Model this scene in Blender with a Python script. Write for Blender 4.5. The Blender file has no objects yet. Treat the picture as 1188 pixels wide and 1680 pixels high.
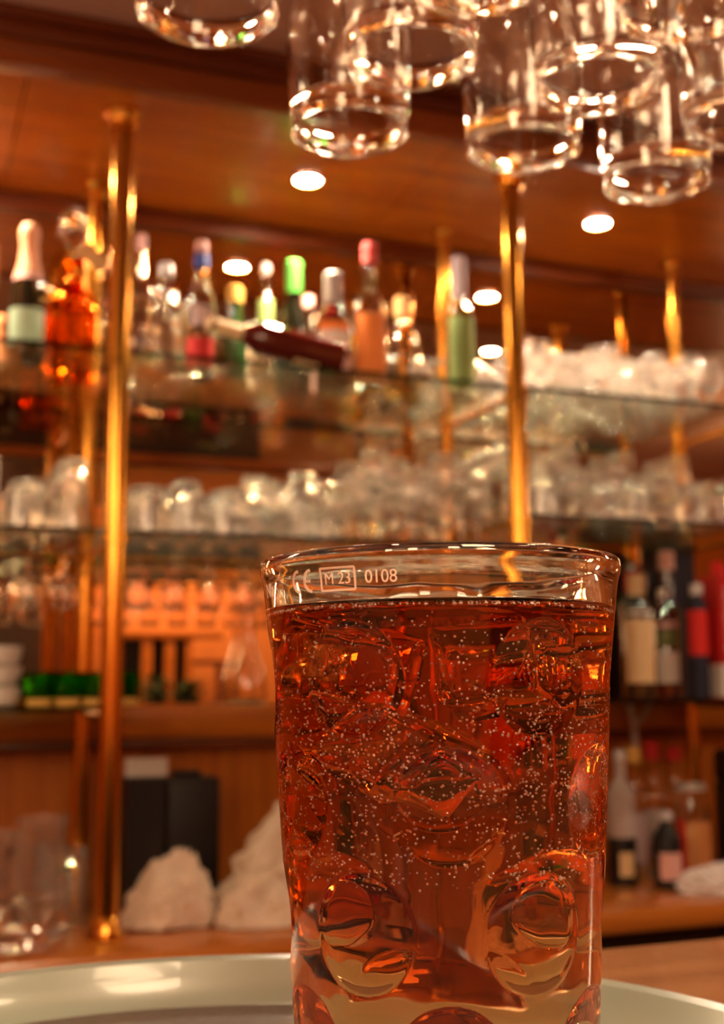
import bpy, bmesh, math, random
from mathutils import Vector, Matrix, noise as mnoise
random.seed(7)
S = bpy.context.scene
COL = S.collection
PI = math.pi
R = math.radians

# ------------------------------------------------------------------ camera
CAM = Vector((0, 0, 1.24))
YAW, PITCH = R(21), R(8.3)
cd = bpy.data.cameras.new('camera')
cam = bpy.data.objects.new('camera', cd); COL.objects.link(cam)
cam.location = CAM
cam.rotation_euler = (Matrix.Rotation(-YAW, 3, 'Z') @ Matrix.Rotation(PI/2+PITCH, 3, 'X') @ Matrix.Rotation(R(-.4), 3, 'Z')).to_euler()
cd.sensor_fit = 'VERTICAL'; cd.sensor_height = 36.0
cd.lens = 36.0*2000/1680
cd.clip_start = 0.02
cd.dof.use_dof = True
cd.dof.focus_distance = 0.285
cd.dof.aperture_fstop = cd.lens/2.7
cd.dof.aperture_blades = 0
S.camera = cam

# ------------------------------------------------------------------ world, exposure
w = bpy.data.worlds.new('world'); S.world = w; w.use_nodes = True
w.node_tree.nodes['Background'].inputs[0].default_value = (1, .62, .38, 1)
w.node_tree.nodes['Background'].inputs[1].default_value = 0.0
S.view_settings.view_transform = 'Standard'
S.view_settings.look = 'None'
S.view_settings.gamma = 1
S.view_settings.exposure = 1.15
try: S.view_settings.use_curve_mapping = False
except Exception: pass
cy = S.cycles
cy.max_bounces = 28; cy.transmission_bounces = 26; cy.glossy_bounces = 10
cy.diffuse_bounces = 3; cy.transparent_max_bounces = 24; cy.volume_bounces = 0
cy.sample_clamp_indirect = 220.0; cy.blur_glossy = 0.4
cy.caustics_reflective = True; cy.caustics_refractive = True
cy.use_denoising = True

LAMP = 300.0      # canopy spot discs
PEND = 14.0      # shades of the unseen, mostly added fill lamps
SPOTW = 16.0     # watts of each spot beam
WARM = (1, .66, .38)

# ------------------------------------------------------------------ materials
def newmat(name):
    m = bpy.data.materials.new(name); m.use_nodes = True
    return m, m.node_tree, m.node_tree.nodes['Principled BSDF']
def plain(name, col, rough=.5, metal=0, coat=0, ior=1.45, noise=0, scale=30, bump=0, trans=0, spec=.5):
    m, nt, b = newmat(name)
    b.inputs['Base Color'].default_value = (*col, 1)
    b.inputs['Roughness'].default_value = rough
    b.inputs['Metallic'].default_value = metal
    b.inputs['Coat Weight'].default_value = coat
    b.inputs['IOR'].default_value = ior
    b.inputs['Transmission Weight'].default_value = trans
    b.inputs['Specular IOR Level'].default_value = spec
    if noise or bump:
        tc = nt.nodes.new('ShaderNodeTexCoord'); n = nt.nodes.new('ShaderNodeTexNoise')
        n.inputs['Scale'].default_value = scale; n.inputs['Detail'].default_value = 6
        nt.links.new(tc.outputs['Object'], n.inputs['Vector'])
        if noise:
            r = nt.nodes.new('ShaderNodeValToRGB')
            r.color_ramp.elements[0].position = .3; r.color_ramp.elements[1].position = .7
            r.color_ramp.elements[0].color = (*[c*(1-noise) for c in col], 1)
            r.color_ramp.elements[1].color = (*[min(1, c*(1+noise)) for c in col], 1)
            nt.links.new(n.outputs['Fac'], r.inputs[0]); nt.links.new(r.outputs[0], b.inputs['Base Color'])
        if bump:
            bp = nt.nodes.new('ShaderNodeBump'); bp.inputs['Strength'].default_value = bump; bp.inputs['Distance'].default_value = .002
            nt.links.new(n.outputs['Fac'], bp.inputs['Height']); nt.links.new(bp.outputs[0], b.inputs['Normal'])
    return m
def wood(name, dark, light, axis='X', scale=1.0, rough=.28, coat=.4):
    m, nt, b = newmat(name)
    tc = nt.nodes.new('ShaderNodeTexCoord'); mp = nt.nodes.new('ShaderNodeMapping')
    s = [14*scale]*3; s['XYZ'.index(axis)] = 1.1*scale
    mp.inputs['Scale'].default_value = s
    n = nt.nodes.new('ShaderNodeTexNoise'); n.inputs['Scale'].default_value = 1.6; n.inputs['Detail'].default_value = 8; n.inputs['Distortion'].default_value = 1.1
    r = nt.nodes.new('ShaderNodeValToRGB')
    r.color_ramp.elements[0].position = .32; r.color_ramp.elements[1].position = .68
    r.color_ramp.elements[0].color = (*dark, 1); r.color_ramp.elements[1].color = (*light, 1)
    nt.links.new(tc.outputs['Object'], mp.inputs[0]); nt.links.new(mp.outputs[0], n.inputs['Vector'])
    nt.links.new(n.outputs['Fac'], r.inputs[0]); nt.links.new(r.outputs[0], b.inputs['Base Color'])
    b.inputs['Roughness'].default_value = rough; b.inputs['Coat Weight'].default_value = coat; b.inputs['Coat Roughness'].default_value = .12
    return m
def glassmat(name, col=(1, 1, 1), ior=1.5, rough=0.0):
    m = bpy.data.materials.new(name); m.use_nodes = True; nt = m.node_tree
    nt.nodes.clear(); o = nt.nodes.new('ShaderNodeOutputMaterial'); g = nt.nodes.new('ShaderNodeBsdfGlass')
    g.inputs['Color'].default_value = (*col, 1); g.inputs['IOR'].default_value = ior; g.inputs['Roughness'].default_value = rough
    nt.links.new(g.outputs[0], o.inputs['Surface'])
    return m
def emis(name, col, st):
    m = bpy.data.materials.new(name); m.use_nodes = True; nt = m.node_tree
    nt.nodes.clear(); o = nt.nodes.new('ShaderNodeOutputMaterial'); g = nt.nodes.new('ShaderNodeEmission')
    g.inputs[0].default_value = (*col, 1); g.inputs[1].default_value = st
    nt.links.new(g.outputs[0], o.inputs['Surface'])
    return m
def absorb(m, col, dens):
    nt = m.node_tree; o = [n for n in nt.nodes if n.type == 'OUTPUT_MATERIAL'][0]
    v = nt.nodes.new('ShaderNodeVolumeAbsorption'); v.inputs[0].default_value = (*col, 1); v.inputs[1].default_value = dens
    nt.links.new(v.outputs[0], o.inputs['Volume'])
    return m

M = {}
M['canopy'] = wood('canopy_wood', (.38, .085, .004), (.64, .18, .010), 'X', 1, .32, .22)
M['wood'] = wood('panel_wood', (.34, .085, .004), (.54, .155, .007), 'Z', 1, .35, .3)
M['woodx'] = wood('rail_wood', (.38, .10, .008), (.56, .165, .014), 'X', 1, .3, .3)
M['darkwood'] = wood('fascia_wood', (.11, .020, .004), (.20, .042, .008), 'X', 1, .35, .3)
M['fasciawood'] = wood('moulding_wood', (.20, .042, .005), (.34, .08, .010), 'X', 1, .35, .3)
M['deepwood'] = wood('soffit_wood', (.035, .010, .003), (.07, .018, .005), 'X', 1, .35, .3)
M['bar'] = wood('bar_wood', (.40, .155, .055), (.58, .26, .10), 'X', 1, .25, .4)
M['counter'] = wood('counter_wood', (.48, .13, .016), (.68, .22, .032), 'X', 1, .2, .6)
M['black'] = plain('black_plastic', (.006, .005, .005), .5)
M['darkcab'] = wood('dark_cabinet_wood', (.020, .008, .004), (.04, .014, .006), 'X', 1, .4, .1)
M['steel'] = plain('steel', (.35, .33, .32), .35, 1)
M['brass'] = plain('polished_brass', (.74, .33, .05), .19, 1, noise=.06, scale=9)
M['mirror'] = plain('mirror_silver', (.62, .48, .34), .0, 1)
M['plaster'] = plain('mauve_plaster', (.56, .33, .26), .85, noise=.05, scale=6, bump=.15)
M['orange'] = plain('orange_plaster', (.92, .33, .085), .8, noise=.08, scale=3, bump=.1)
M['floor'] = wood('floor_wood', (.06, .025, .01), (.11, .05, .02), 'Y', 1, .4, .1)
M['glass'] = glassmat('clear_glass', (1, .985, .97))
def hazed(m, f, col=(.85, .76, .68)):
    nt = m.node_tree; old = [n for n in nt.nodes if n.type == 'BSDF_GLASS'][0]; out = [n for n in nt.nodes if n.type == 'OUTPUT_MATERIAL'][0]
    d = nt.nodes.new('ShaderNodeBsdfTranslucent'); d.inputs[0].default_value = (*col, 1)
    e = nt.nodes.new('ShaderNodeBsdfDiffuse'); e.inputs[0].default_value = (*col, 1)
    a = nt.nodes.new('ShaderNodeMixShader'); a.inputs[0].default_value = .5
    b = nt.nodes.new('ShaderNodeMixShader'); b.inputs[0].default_value = f
    nt.links.new(d.outputs[0], a.inputs[1]); nt.links.new(e.outputs[0], a.inputs[2])
    nt.links.new(old.outputs[0], b.inputs[1]); nt.links.new(a.outputs[0], b.inputs[2]); nt.links.new(b.outputs[0], out.inputs['Surface'])
    return m
M['barglass'] = hazed(glassmat('hazed_bar_glass', (1, .995, .99)), .085, (.92, .86, .80))  # bloom haze mixed into the clear glass as pale diffuse
M['shelf'] = glassmat('shelf_glass', (.97, .985, .97), 1.5)
def _sh():
    absorb(M['shelf'], (.35, .70, .58), 26)
M['tray'] = plain('tray_plastic', (.25, .285, .235), .22, coat=.35, noise=.03, scale=20)
M['trayfloor'] = plain('tray_rubber', (.12, .085, .07), .45, noise=.1, scale=300, bump=.3)
M['cloth'] = plain('white_cloth', (.86, .72, .58), .95, noise=.06, scale=60, bump=.6)
M['cloth2'] = plain('white_napkin', (.78, .72, .70), .95, noise=.05, scale=60, bump=.4)
M['lamp'] = emis('spot_lamp', (1, .80, .58), LAMP)
M['softlamp'] = emis('soffit_lamp', (1, .78, .55), 45)
M['shade'] = emis('unseen_lamp_shade', (1, .70, .42), PEND)
M['white'] = plain('white_paper', (.80, .74, .68), .7)
def lab(n, c): M[n] = plain(n, c, .6, noise=.05, scale=80)
lab('mint', (.42, .66, .50)); lab('cream', (.78, .56, .30)); lab('orangelabel', (.92, .27, .05)); lab('greenlabel', (.27, .40, .13))
lab('red', (.55, .012, .012)); lab('redbright', (.72, .015, .012)); lab('navy', (.008, .009, .03)); lab('blue', (.04, .08, .38))
lab('lilac', (.55, .43, .47)); lab('pinkfoil', (.80, .38, .22)); lab('gold', (.75, .45, .10)); lab('palepink', (.75, .42, .38))
lab('neon', (.16, .80, .12)); lab('darkfoil', (.03, .028, .02)); lab('tan', (.62, .36, .14)); lab('olive', (.16, .18, .05))
lab('redcap', (.80, .10, .10)); lab('brownlabel', (.55, .22, .07)); lab('greylabel', (.45, .38, .36)); lab('orangeglow', (.95, .28, .02))
M['silver'] = plain('silver_cap', (.55, .51, .51), .5, .4)
M['darkbottle'] = plain('dark_bottle_glass', (.010, .012, .006), .04, coat=1)
M['redbottle'] = plain('dark_red_bottle_glass', (.09, .008, .006), .04, coat=1)
M['greenbottle'] = plain('dark_green_bottle_glass', (.02, .06, .012), .05, coat=1)
M['amber'] = glassmat('amber_glass', (.95, .42, .06), 1.45)
M['yellowliq'] = glassmat('yellow_liquid', (.92, .68, .10), 1.34)
M['greenglass'] = glassmat('green_glass', (.30, .66, .10), 1.5)
M['leaf'] = plain('leaf', (.03, .06, .01), .6, noise=.3, scale=30)
M['crystal'] = glassmat('crystal_glass', (1, .97, .95), 1.58)

_sh()
# ------------------------------------------------------------------ helpers
def bm_new(): return bmesh.new()
def obj(name, bm, m, parent=None, smooth=True, loc=None):
    me = bpy.data.meshes.new(name)
    bmesh.ops.recalc_face_normals(bm, faces=bm.faces[:])
    bm.to_mesh(me); bm.free()
    for x in (m if isinstance(m, (list, tuple)) else [m]): me.materials.append(x)
    if smooth:
        for p in me.polygons: p.use_smooth = True
        me.set_sharp_from_angle(angle=R(38))
    o = bpy.data.objects.new(name, me); COL.objects.link(o)
    if parent: o.parent = parent
    if loc: o.location = loc
    return o
def tag(o, label, cat, group=None, kind=None):
    if label: o['label'] = label
    if cat: o['category'] = cat
    if group: o['group'] = group
    if kind: o['kind'] = kind
    return o
def thing(name, label, cat, loc=(0, 0, 0), rz=0, group=None):
    o = bpy.data.objects.new(name, None); COL.objects.link(o); o.empty_display_size = .02
    o.location = loc; o.rotation_euler = (0, 0, rz)
    return tag(o, label, cat, group)
def struct(name, bm, m, smooth=False):
    o = obj(name, bm, m, None, smooth); o['kind'] = 'structure'; return o
def box(bm, x0, x1, y0, y1, z0, z1, bev=0):
    r = bmesh.ops.create_cube(bm, size=1)
    vs = r['verts']
    for v in vs:
        v.co = Vector(((x0+x1)/2 + v.co.x*(x1-x0), (y0+y1)/2 + v.co.y*(y1-y0), (z0+z1)/2 + v.co.z*(z1-z0)))
    if bev:
        es = list({e for v in vs for e in v.link_edges})
        bmesh.ops.bevel(bm, geom=es, offset=bev, segments=2, affect='EDGES', profile=.5)
    return bm
def B(*a, **k): return box(bm_new(), *a, **k)
def lathe(bm, prof, seg=32, a0=0, a1=2*PI, c=(0, 0), fr=None):
    """revolve (r,z) profile about z; fr(theta) optional radius factor"""
    full = abs(a1-a0-2*PI) < 1e-6
    n = seg if full else seg+1
    rows = []
    for (r, z) in prof:
        if r < 1e-6:
            rows.append([bm.verts.new((c[0], c[1], z))]); continue
        row = []
        for i in range(n):
            t = a0 + (a1-a0)*i/seg
            k = fr(t) if fr else 1
            row.append(bm.verts.new((c[0]+r*k*math.cos(t), c[1]+r*k*math.sin(t), z)))
        rows.append(row)
    for a, b in zip(rows, rows[1:]):
        m_ = seg
        for i in range(m_):
            j = (i+1) % n
            if len(a) == 1 and len(b) == 1: continue
            if len(a) == 1: bm.faces.new((a[0], b[i], b[j]))
            elif len(b) == 1: bm.faces.new((a[i], b[0], a[j]))
            else: bm.faces.new((a[i], b[i], b[j], a[j]))
    return bm
def L(prof, seg=32, **k): return lathe(bm_new(), prof, seg, **k)
def band(r, z0, z1, t=.0006, a=-105, span=150, seg=28):
    """curved label around a bottle facing the bar"""
    a0, a1 = R(a-span/2), R(a+span/2)
    return lathe(bm_new(), [(r, z0), (r+t, z0), (r+t, z1), (r, z1), (r, z0)], seg, a0=a0, a1=a1)
def tube(bm, pts, r, seg=10):
    pts = [Vector(p) for p in pts]; rows = []
    up = Vector((0, 0, 1))
    for i, p in enumerate(pts):
        d = (pts[min(i+1, len(pts)-1)] - pts[max(i-1, 0)]).normalized()
        a = d.cross(up if abs(d.z) < .9 else Vector((1, 0, 0))).normalized(); b = d.cross(a)
        rr = r[i] if isinstance(r, (list, tuple)) else r
        rows.append([bm.verts.new(p + a*rr*math.cos(2*PI*k/seg) + b*rr*math.sin(2*PI*k/seg)) for k in range(seg)])
    for x, y in zip(rows, rows[1:]):
        for k in range(seg): bm.faces.new((x[k], y[k], y[(k+1) % seg], x[(k+1) % seg]))
    bm.faces.new(rows[0]); bm.faces.new(rows[-1][::-1])
    return bm
def copy_tree(o, loc, label=None, rz=None):
    r = o.copy(); COL.objects.link(r); r.location = loc
    if rz is not None: r.rotation_euler = (0, 0, rz)
    if label: r['label'] = label
    for ch in list(o.children):
        c = ch.copy(); COL.objects.link(c); c.parent = r
        for g in list(ch.children):
            d = g.copy(); COL.objects.link(d); d.parent = c
    return r

# ------------------------------------------------------------------ layout numbers
ZC = 2.33; YF = 2.08; YM = 2.66                     # canopy underside, its front edge, mirror
ZU, ZM, ZR, ZL = 1.865, 1.53, 1.597, 1.215           # shelf tops: upper, middle, right bay middle, lowest
ZK = .82; ZBAR = 1.113
PX = [-.43, .365, 1.19, 1.84]                        # brass pole columns
YP, YB = 2.2, 2.545                                  # front and back pole rows

# ------------------------------------------------------------------ the room
XL, XR, YR = -2.6, 4.4, -2.4
struct('floor', B(XL, XR, YR, 2.9, -.05, 0), M['floor'])
struct('ceiling', B(XL, XR, YR, 2.9, 2.432, 2.5), M['plaster'])
struct('wall_back', B(XL, XR, 2.68, 2.9, 0, 2.43), M['wood'])
struct('wall_front', B(XL, XR, YR-.1, YR, 0, 2.43), M['orange'])
struct('wall_left', B(XL-.1, XL, YR, 2.9, 0, 2.43), M['wood'])
struct('wall_right', B(XR, XR+.1, YR, 2.9, 0, 2.43), M['wood'])

# ------------------------------------------------------------------ canopy of the back bar
cn = thing('wooden_canopy', 'varnished orange-brown wooden canopy with recessed spots above the glass shelves', 'canopy', (0, YF, ZC))
seams = [-2.0, -1.2, -.62, .18, 1.02, 1.86, 2.7, 3.6]
for a, b in zip(seams, seams[1:]):
    obj('panel', B(a+.0012, b-.0012, .03, YM-YF, 0, .05, bev=.0015), M['canopy'], cn, False)
bm = B(-2.0, 3.6, .0, .03, -.006, .028, bev=.006)
box(bm, -2.0, 3.6, .006, .03, .028, .052, bev=.003)
obj('fascia_moulding', bm, M['fasciawood'], cn)
bm = B(-2.0, 3.6, -.006, .03, .052, .082, bev=.005); box(bm, -2.0, 3.6, -.022, .03, .082, .1015, bev=.006)
obj('cornice', bm, M['darkwood'], cn)
t = struct('trim_1', B(-2.0, 3.6, YM-.018, YM+.012, ZC-.045, ZC-.001, bev=.004), M['darkwood'])

def downlight(x, y, z, label, group, spot=True, r=.027, power=None, lamp='lamp'):
    t = thing('ceiling_spotlight', label, 'light', (x, y, z), 0, group)
    obj('trim_ring', L([(r, .0), (r+.008, -.001), (r+.009, -.003), (r+.004, -.005), (r, -.004), (r, .0)], 32), M['brass'], t)
    obj('lamp', L([(0, -.0035), (r*.8, -.003), (r, -.001), (r, 0), (0, 0)], 32), M[lamp], t)
    if spot:
        ld = bpy.data.lights.new('spot_beam', 'SPOT'); ld.energy = power or SPOTW; ld.color = WARM
        ld.spot_size = R(125); ld.spot_blend = .9; ld.shadow_soft_size = .02
        lo = bpy.data.objects.new('spot_beam', ld); COL.objects.link(lo); lo.parent = t; lo.location = (0, 0, -.012)
    return t
for x, l in ((.79, 'round recessed spotlight glowing above the bottles, between the two brass poles'),
             (1.512, 'round recessed spotlight glowing to the right of the second brass pole'),
             (.07, 'round recessed spotlight left of the first brass pole')):
    downlight(x, 2.37, ZC-.0005, l, None)

# ------------------------------------------------------------------ wall panel, ledge, mirror
pn = struct('wall_panelling', B(-2.0, 3.6, 2.64, 2.68, ZK, 1.13), M['wood'])
led = thing('wooden_ledge', 'orange-brown wooden ledge rail running along the wall under the mirror', 'ledge', (0, 2.57, 1.13))
obj('ledge_board', B(-2.0, 3.6, 0, .11, .012, .082, bev=.006), M['woodx'], led)
obj('ledge_moulding', B(-2.0, 3.6, .02, .11, -.012, .012, bev=.005), M['darkwood'], led)
tag(obj('wall_mirror', B(-2.0, 3.6, YM, 2.68, 1.212, ZC-.001), M['mirror'], None, False), 'large wall mirror behind the shelves, reflecting the room', 'mirror')

# ------------------------------------------------------------------ worktop and cabinets
bm = B(-2.0, 3.6, YF-.02, 2.64, ZK-.042, ZK, bev=.012)
tag(obj('worktop', bm, M['counter']), 'long orange-brown wooden worktop behind the bar, carrying the poles', 'worktop')
for i, x in enumerate((-2.0, -1.1, -.2, .7, 1.6, 2.5)):
    c = thing('back_bar_cabinet', ['dark cabinet under the far left end of the worktop', 'dark cabinet second from left under the worktop', 'dark cabinet under the worktop, left of the drink',
              'dark cabinet under the worktop, behind the drink', 'dark cabinet with grey rail under the worktop, right of the drink', 'dark cabinet at the far right under the worktop'][i], 'cabinet', (x, 2.14, 0))
    obj('cabinet_body', B(.002, .898, .02, .48, .08, ZK-.043), M['darkcab'], c, False)
    d = obj('drawer', B(.01, .89, 0, .02, .60, .765, bev=.003), M['darkcab'], c, False)
    obj('handle_rail', B(.01, .89, -.018, .001, .712, .728, bev=.003), M['steel'], d)
    d = obj('door', B(.01, .89, 0, .02, .10, .59, bev=.003), M['darkcab'], c, False)
    obj('handle', B(.35, .55, -.02, .001, .54, .552, bev=.003), M['steel'], d)
    obj('plinth', B(.002, .898, .05, .48, 0, .08), M['black'], c, False)

# ------------------------------------------------------------------ brass poles
def pole_bm(h, r):
    return L([(0, .001), (r, .001), (r, h-.001), (0, h-.001)], 32)
def flange_bm(r, z, s):
    return L([(0, z), (r*1.75, z), (r*1.75, z+s*.006), (r*1.35, z+s*.010), (r*1.15, z+s*.024), (r*1.28, z+s*.030), (r*1.1, z+s*.036), (0, z+s*.036)], 32)
def pole(x, y, label, r, z0, levels):
    h = ZC-z0
    t = thing('brass_pole', label, 'pole', (x, y, z0), 0)
    obj('shaft', pole_bm(h, r), M['brass'], t)
    obj('base_flange', flange_bm(r, 0, 1), M['brass'], t)
    fb = flange_bm(r, h, -1)
    obj('ceiling_flange', fb, M['brass'], t)
    if y == YP:
        for k in range(4):
            a = k*PI/2+.4; bm = bm_new()
            bmesh.ops.create_icosphere(bm, subdivisions=2, radius=.0055, matrix=Matrix.Translation((r*1.5*math.cos(a), r*1.5*math.sin(a), h-.009)))
            obj('flange_stud', bm, M['brass'], t)
    for z in levels:
        obj('shelf_collar', L([(r, z-.026-z0), (r*1.22, z-.024-z0), (r*1.22, z-.012-z0), (r, z-.010-z0)], 32), M['brass'], t)
    return t
PF = ['tall brass pole at the far left front of the shelves', 'thick brass pole standing left of the crumpled towels, first from left', 'thick brass pole behind the drink, right of the green-label bottle',
      'brass pole at the far right front of the shelves']
PB = ['thin rear brass pole at the far left by the mirror', 'rear brass pole by the mirror, just left of the first thick pole', 'rear brass pole by the mirror, behind the green-label bottle',
      'rear brass pole by the mirror, rising above the glasses at right']
for i, x in enumerate(PX):
    pole(x, YP, PF[i], .0205, ZK, (ZU, ZM) if i < 2 else (ZU, ZR))
    pole(x if i else x, YB, PB[i], .0165, ZK, (ZU, ZM) if i < 2 else (ZU, ZR))
# brass cross bars under the shelves between front and back poles
for i, x in enumerate(PX):
    for z, nm in ((ZU, 'upper'), (ZM if i < 2 else ZR, 'middle'), (ZL, 'lowest')):
        if nm == 'lowest' and i == 9: continue
        bm = tube(bm_new(), [(x, YP+.021, z-.018), (x, YB-.017, z-.018)], .006, 12)
        tag(obj('shelf_bracket_bar', bm, M['brass']), 'brass cross bar under the %s glass shelf at the %s pole pair' % (nm, ['far left', 'left', 'middle', 'far right'][i]), 'bar')

# ------------------------------------------------------------------ glass shelves
def shelf(x0, x1, z, label, y0=YP-.012, y1=2.6):
    t = tag(obj('glass_shelf', B(x0, x1, y0, y1, z-.0085, z, bev=.001), M['shelf'], None, False), label, 'shelf', 'glass shelves of the back bar')
    return t
g = .028
shelf(PX[0]+g, PX[1]-g, ZU, 'upper glass shelf in the left bay under the champagne bottle')
shelf(PX[1]+g, PX[2]-g, ZU, 'upper glass shelf in the middle bay carrying the row of liquor bottles')
shelf(PX[2]+g, PX[3]-.065, ZU, 'upper glass shelf in the right bay crowded with glasses')
shelf(PX[0]+g, PX[1]-g, ZM, 'middle glass shelf in the left bay with upturned tumblers')
shelf(PX[1]+g, PX[2]-g, ZM, 'middle glass shelf in the middle bay, packed with glasses')
shelf(PX[2]+g, PX[3]-.065, ZR, 'middle glass shelf in the right bay, set slightly higher than its neighbour')
shelf(PX[0]+g, PX[1]-g, ZL, 'lowest glass shelf in the left bay under the green glasses', y1=2.568)
shelf(PX[2]+g, PX[3]+.3, ZL, 'lowest glass shelf in the right bay under the red box and bottles', y1=2.568)

# ------------------------------------------------------------------ front bar
bm = B(-2.0, 3.0, -.30, .55, ZBAR-.035, ZBAR, bev=.01)
bc = thing('front_bar', 'wooden front bar whose smooth top carries the round tray', 'bar counter', (0, 0, 0))
obj('counter_top', bm, M['bar'], bc)
obj('bar_front_panel', B(-2.0, 3.0, -.14, -.10, 0, ZBAR-.036), M['wood'], bc, False)
obj('bar_rear_panel', B(-2.0, 3.0, .42, .46, 0, ZBAR-.036), M['darkcab'], bc, False)
# soffit above the front bar with the glass rack hanging from it
sf = thing('bar_soffit', 'wooden soffit hanging over the front bar', 'soffit', (0, 0, 2.08))
bm = B(-2.0, 3.0, -.25, .80, 0, .352)
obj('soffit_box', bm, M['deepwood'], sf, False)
obj('soffit_moulding', B(-2.02, 3.02, -.27, .82, .012, .05, bev=.006), M['canopy'], sf)
for i, x in enumerate((-.75, -.1, .62, 1.3)):
    downlight(x, .30, 2.0795, 'recessed spotlight in the soffit over the bar, %s from left' % ['first', 'second', 'third', 'fourth'][i], None, power=SPOTW*.16, lamp='softlamp')
downlight(1.94, 1.553, 2.4315, 'ceiling spotlight between bar and shelves, seen reflected in the mirror', None, power=SPOTW*.35)

for x, l in ((1.25, 'left'), (1.95, 'right')):  # wall washers added to brighten the orange wall in the mirror
    downlight(x, -1.95, 2.4315, 'added fill spotlight washing the orange wall behind the guests, %s one' % l, None, power=30, lamp='softlamp')
# unseen fill pendants, added; the wide one is inferred from glints in hanging glasses
def pendant(x, y, label, r=.085):
    t = thing('unseen_pendant', label, 'lamp', (x, y, 1.78))
    obj('lamp_shade', L([(.001, .34), (r*.9, .34), (r, .0), (.001, .0)], 32), M['shade'], t)
    obj('cord', L([(.001, .34), (.003, .34), (.003, .651), (.001, .651)], 8), M['black'], t)
    obj('ceiling_rose', L([(.001, .62), (.03, .64), (.045, .6515), (.001, .6515)], 24), M['brass'], t)
for i, (x, y) in enumerate(((-1.7, -1.0), (-.95, -1.0), (-.2, -1.0))):
    pendant(x, y, 'added cream fill pendant in the room behind the camera, %s from left' % ['first', 'second', 'third'][i])
pendant(-1.05, 1.35, 'added cream fill pendant over the aisle behind the bar, at its left end')  # aisle pendants added for side light and a brighter ceiling
pendant(3.5, 1.2, 'added cream fill pendant over the aisle behind the bar, at its right end')
pendant(.16, -.46, 'wide cream pendant lamp hanging close behind the camera over the bar stools', .14)
for x, l in ((.9, 'left'), (1.9, 'middle'), (2.9, 'right')):  # flush lamps added as fill, hidden from the mirror by the soffit
    t = thing('fill_ceiling_lamp', 'added round ceiling fill lamp behind the soffit, %s one of three' % l, 'lamp', (x, -.62, 2.4315))
    obj('diffuser', L([(0, -.045), (.09, -.042), (.115, -.02), (.118, 0), (0, 0)], 40), M['shade'], t)
    obj('trim_ring', L([(.119, 0), (.119, -.018), (.128, -.018), (.130, 0), (.119, 0)], 40), M['brass'], t)
door = struct('door_1', B(.50, 1.12, YR, YR+.03, 0, 1.95), M['darkcab'])
struct('trim_2', box(box(B(.44, .50, YR, YR+.04, 0, 2.0), 1.12, 1.18, YR, YR+.04, 0, 2.0), .44, 1.18, YR, YR+.04, 1.95, 2.01), M['woodx'])

# room furniture seen in the mirror: slatted wooden partition with plants
pt = thing('wooden_partition', 'wooden partition with open slots before the orange wall, reflected in the mirror', 'partition', (1.60, -2.2, 0))
obj('top_beam', B(-.35, .33, -.05, .05, 1.56, 1.60, bev=.005), M['woodx'], pt)
for k, (a, b) in enumerate(((-.35, -.30), (-.17, -.11), (-.03, .03), (.10, .14))):
    obj('post', B(a, b, -.04, .04, 0, 1.56, bev=.004), M['woodx'], pt)
obj('backboard', B(-.35, .14, -.10, -.05, 0, 1.56), M['black'], pt, False)
obj('shelf_board', B(.14, .36, -.05, .05, 1.40, 1.43, bev=.004), M['darkwood'], pt)
obj('side_post', B(.30, .33, -.04, .04, 0, 1.40, bev=.004), M['darkwood'], pt)
def plant(x, y, z, r, n, label):
    bm = bm_new()
    for k in range(n):
        a = random.uniform(0, 2*PI); e = random.uniform(-.1, 1.4); d = r*random.uniform(.3, 1)
        c = Vector((math.cos(a)*math.cos(e), math.sin(a)*math.cos(e), math.sin(e)))*d
        m = Matrix.Translation(c+Vector((0, 0, .12))) @ Matrix.Rotation(a, 4, 'Z') @ Matrix.Rotation(random.uniform(-1, 1), 4, 'Y') @ Matrix.Diagonal((.035, .016, .003, 1))
        bmesh.ops.create_icosphere(bm, subdivisions=1, radius=1, matrix=m)
    t = thing('potted_plant', label, 'plant', (x, y, z))
    obj('foliage', bm, M['leaf'], t)
    obj('pot', L([(.001, 0), (.055, 0), (.07, .11), (.062, .11), (.05, .02), (.001, .02)], 24), M['darkfoil'], t)
sb = thing('sideboard', 'low wooden sideboard in front of the partition, reflected in the mirror', 'sideboard', (1.58, -2.0, 0))
obj('cabinet_body', B(-.5, .5, -.14, .14, .05, 1.06, bev=.004), M['darkcab'], sb)
obj('sideboard_top', B(-.52, .52, -.15, .15, 1.06, 1.085, bev=.004), M['woodx'], sb)
obj('plinth', B(-.48, .48, -.12, .12, 0, .05), M['black'], sb, False)
plant(1.48, -2.0, 1.086, .13, 90, 'bushy green plant on the sideboard, left of its neighbour')
plant(1.68, -2.0, 1.086, .10, 70, 'small green plant on the sideboard by the end post')

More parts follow.
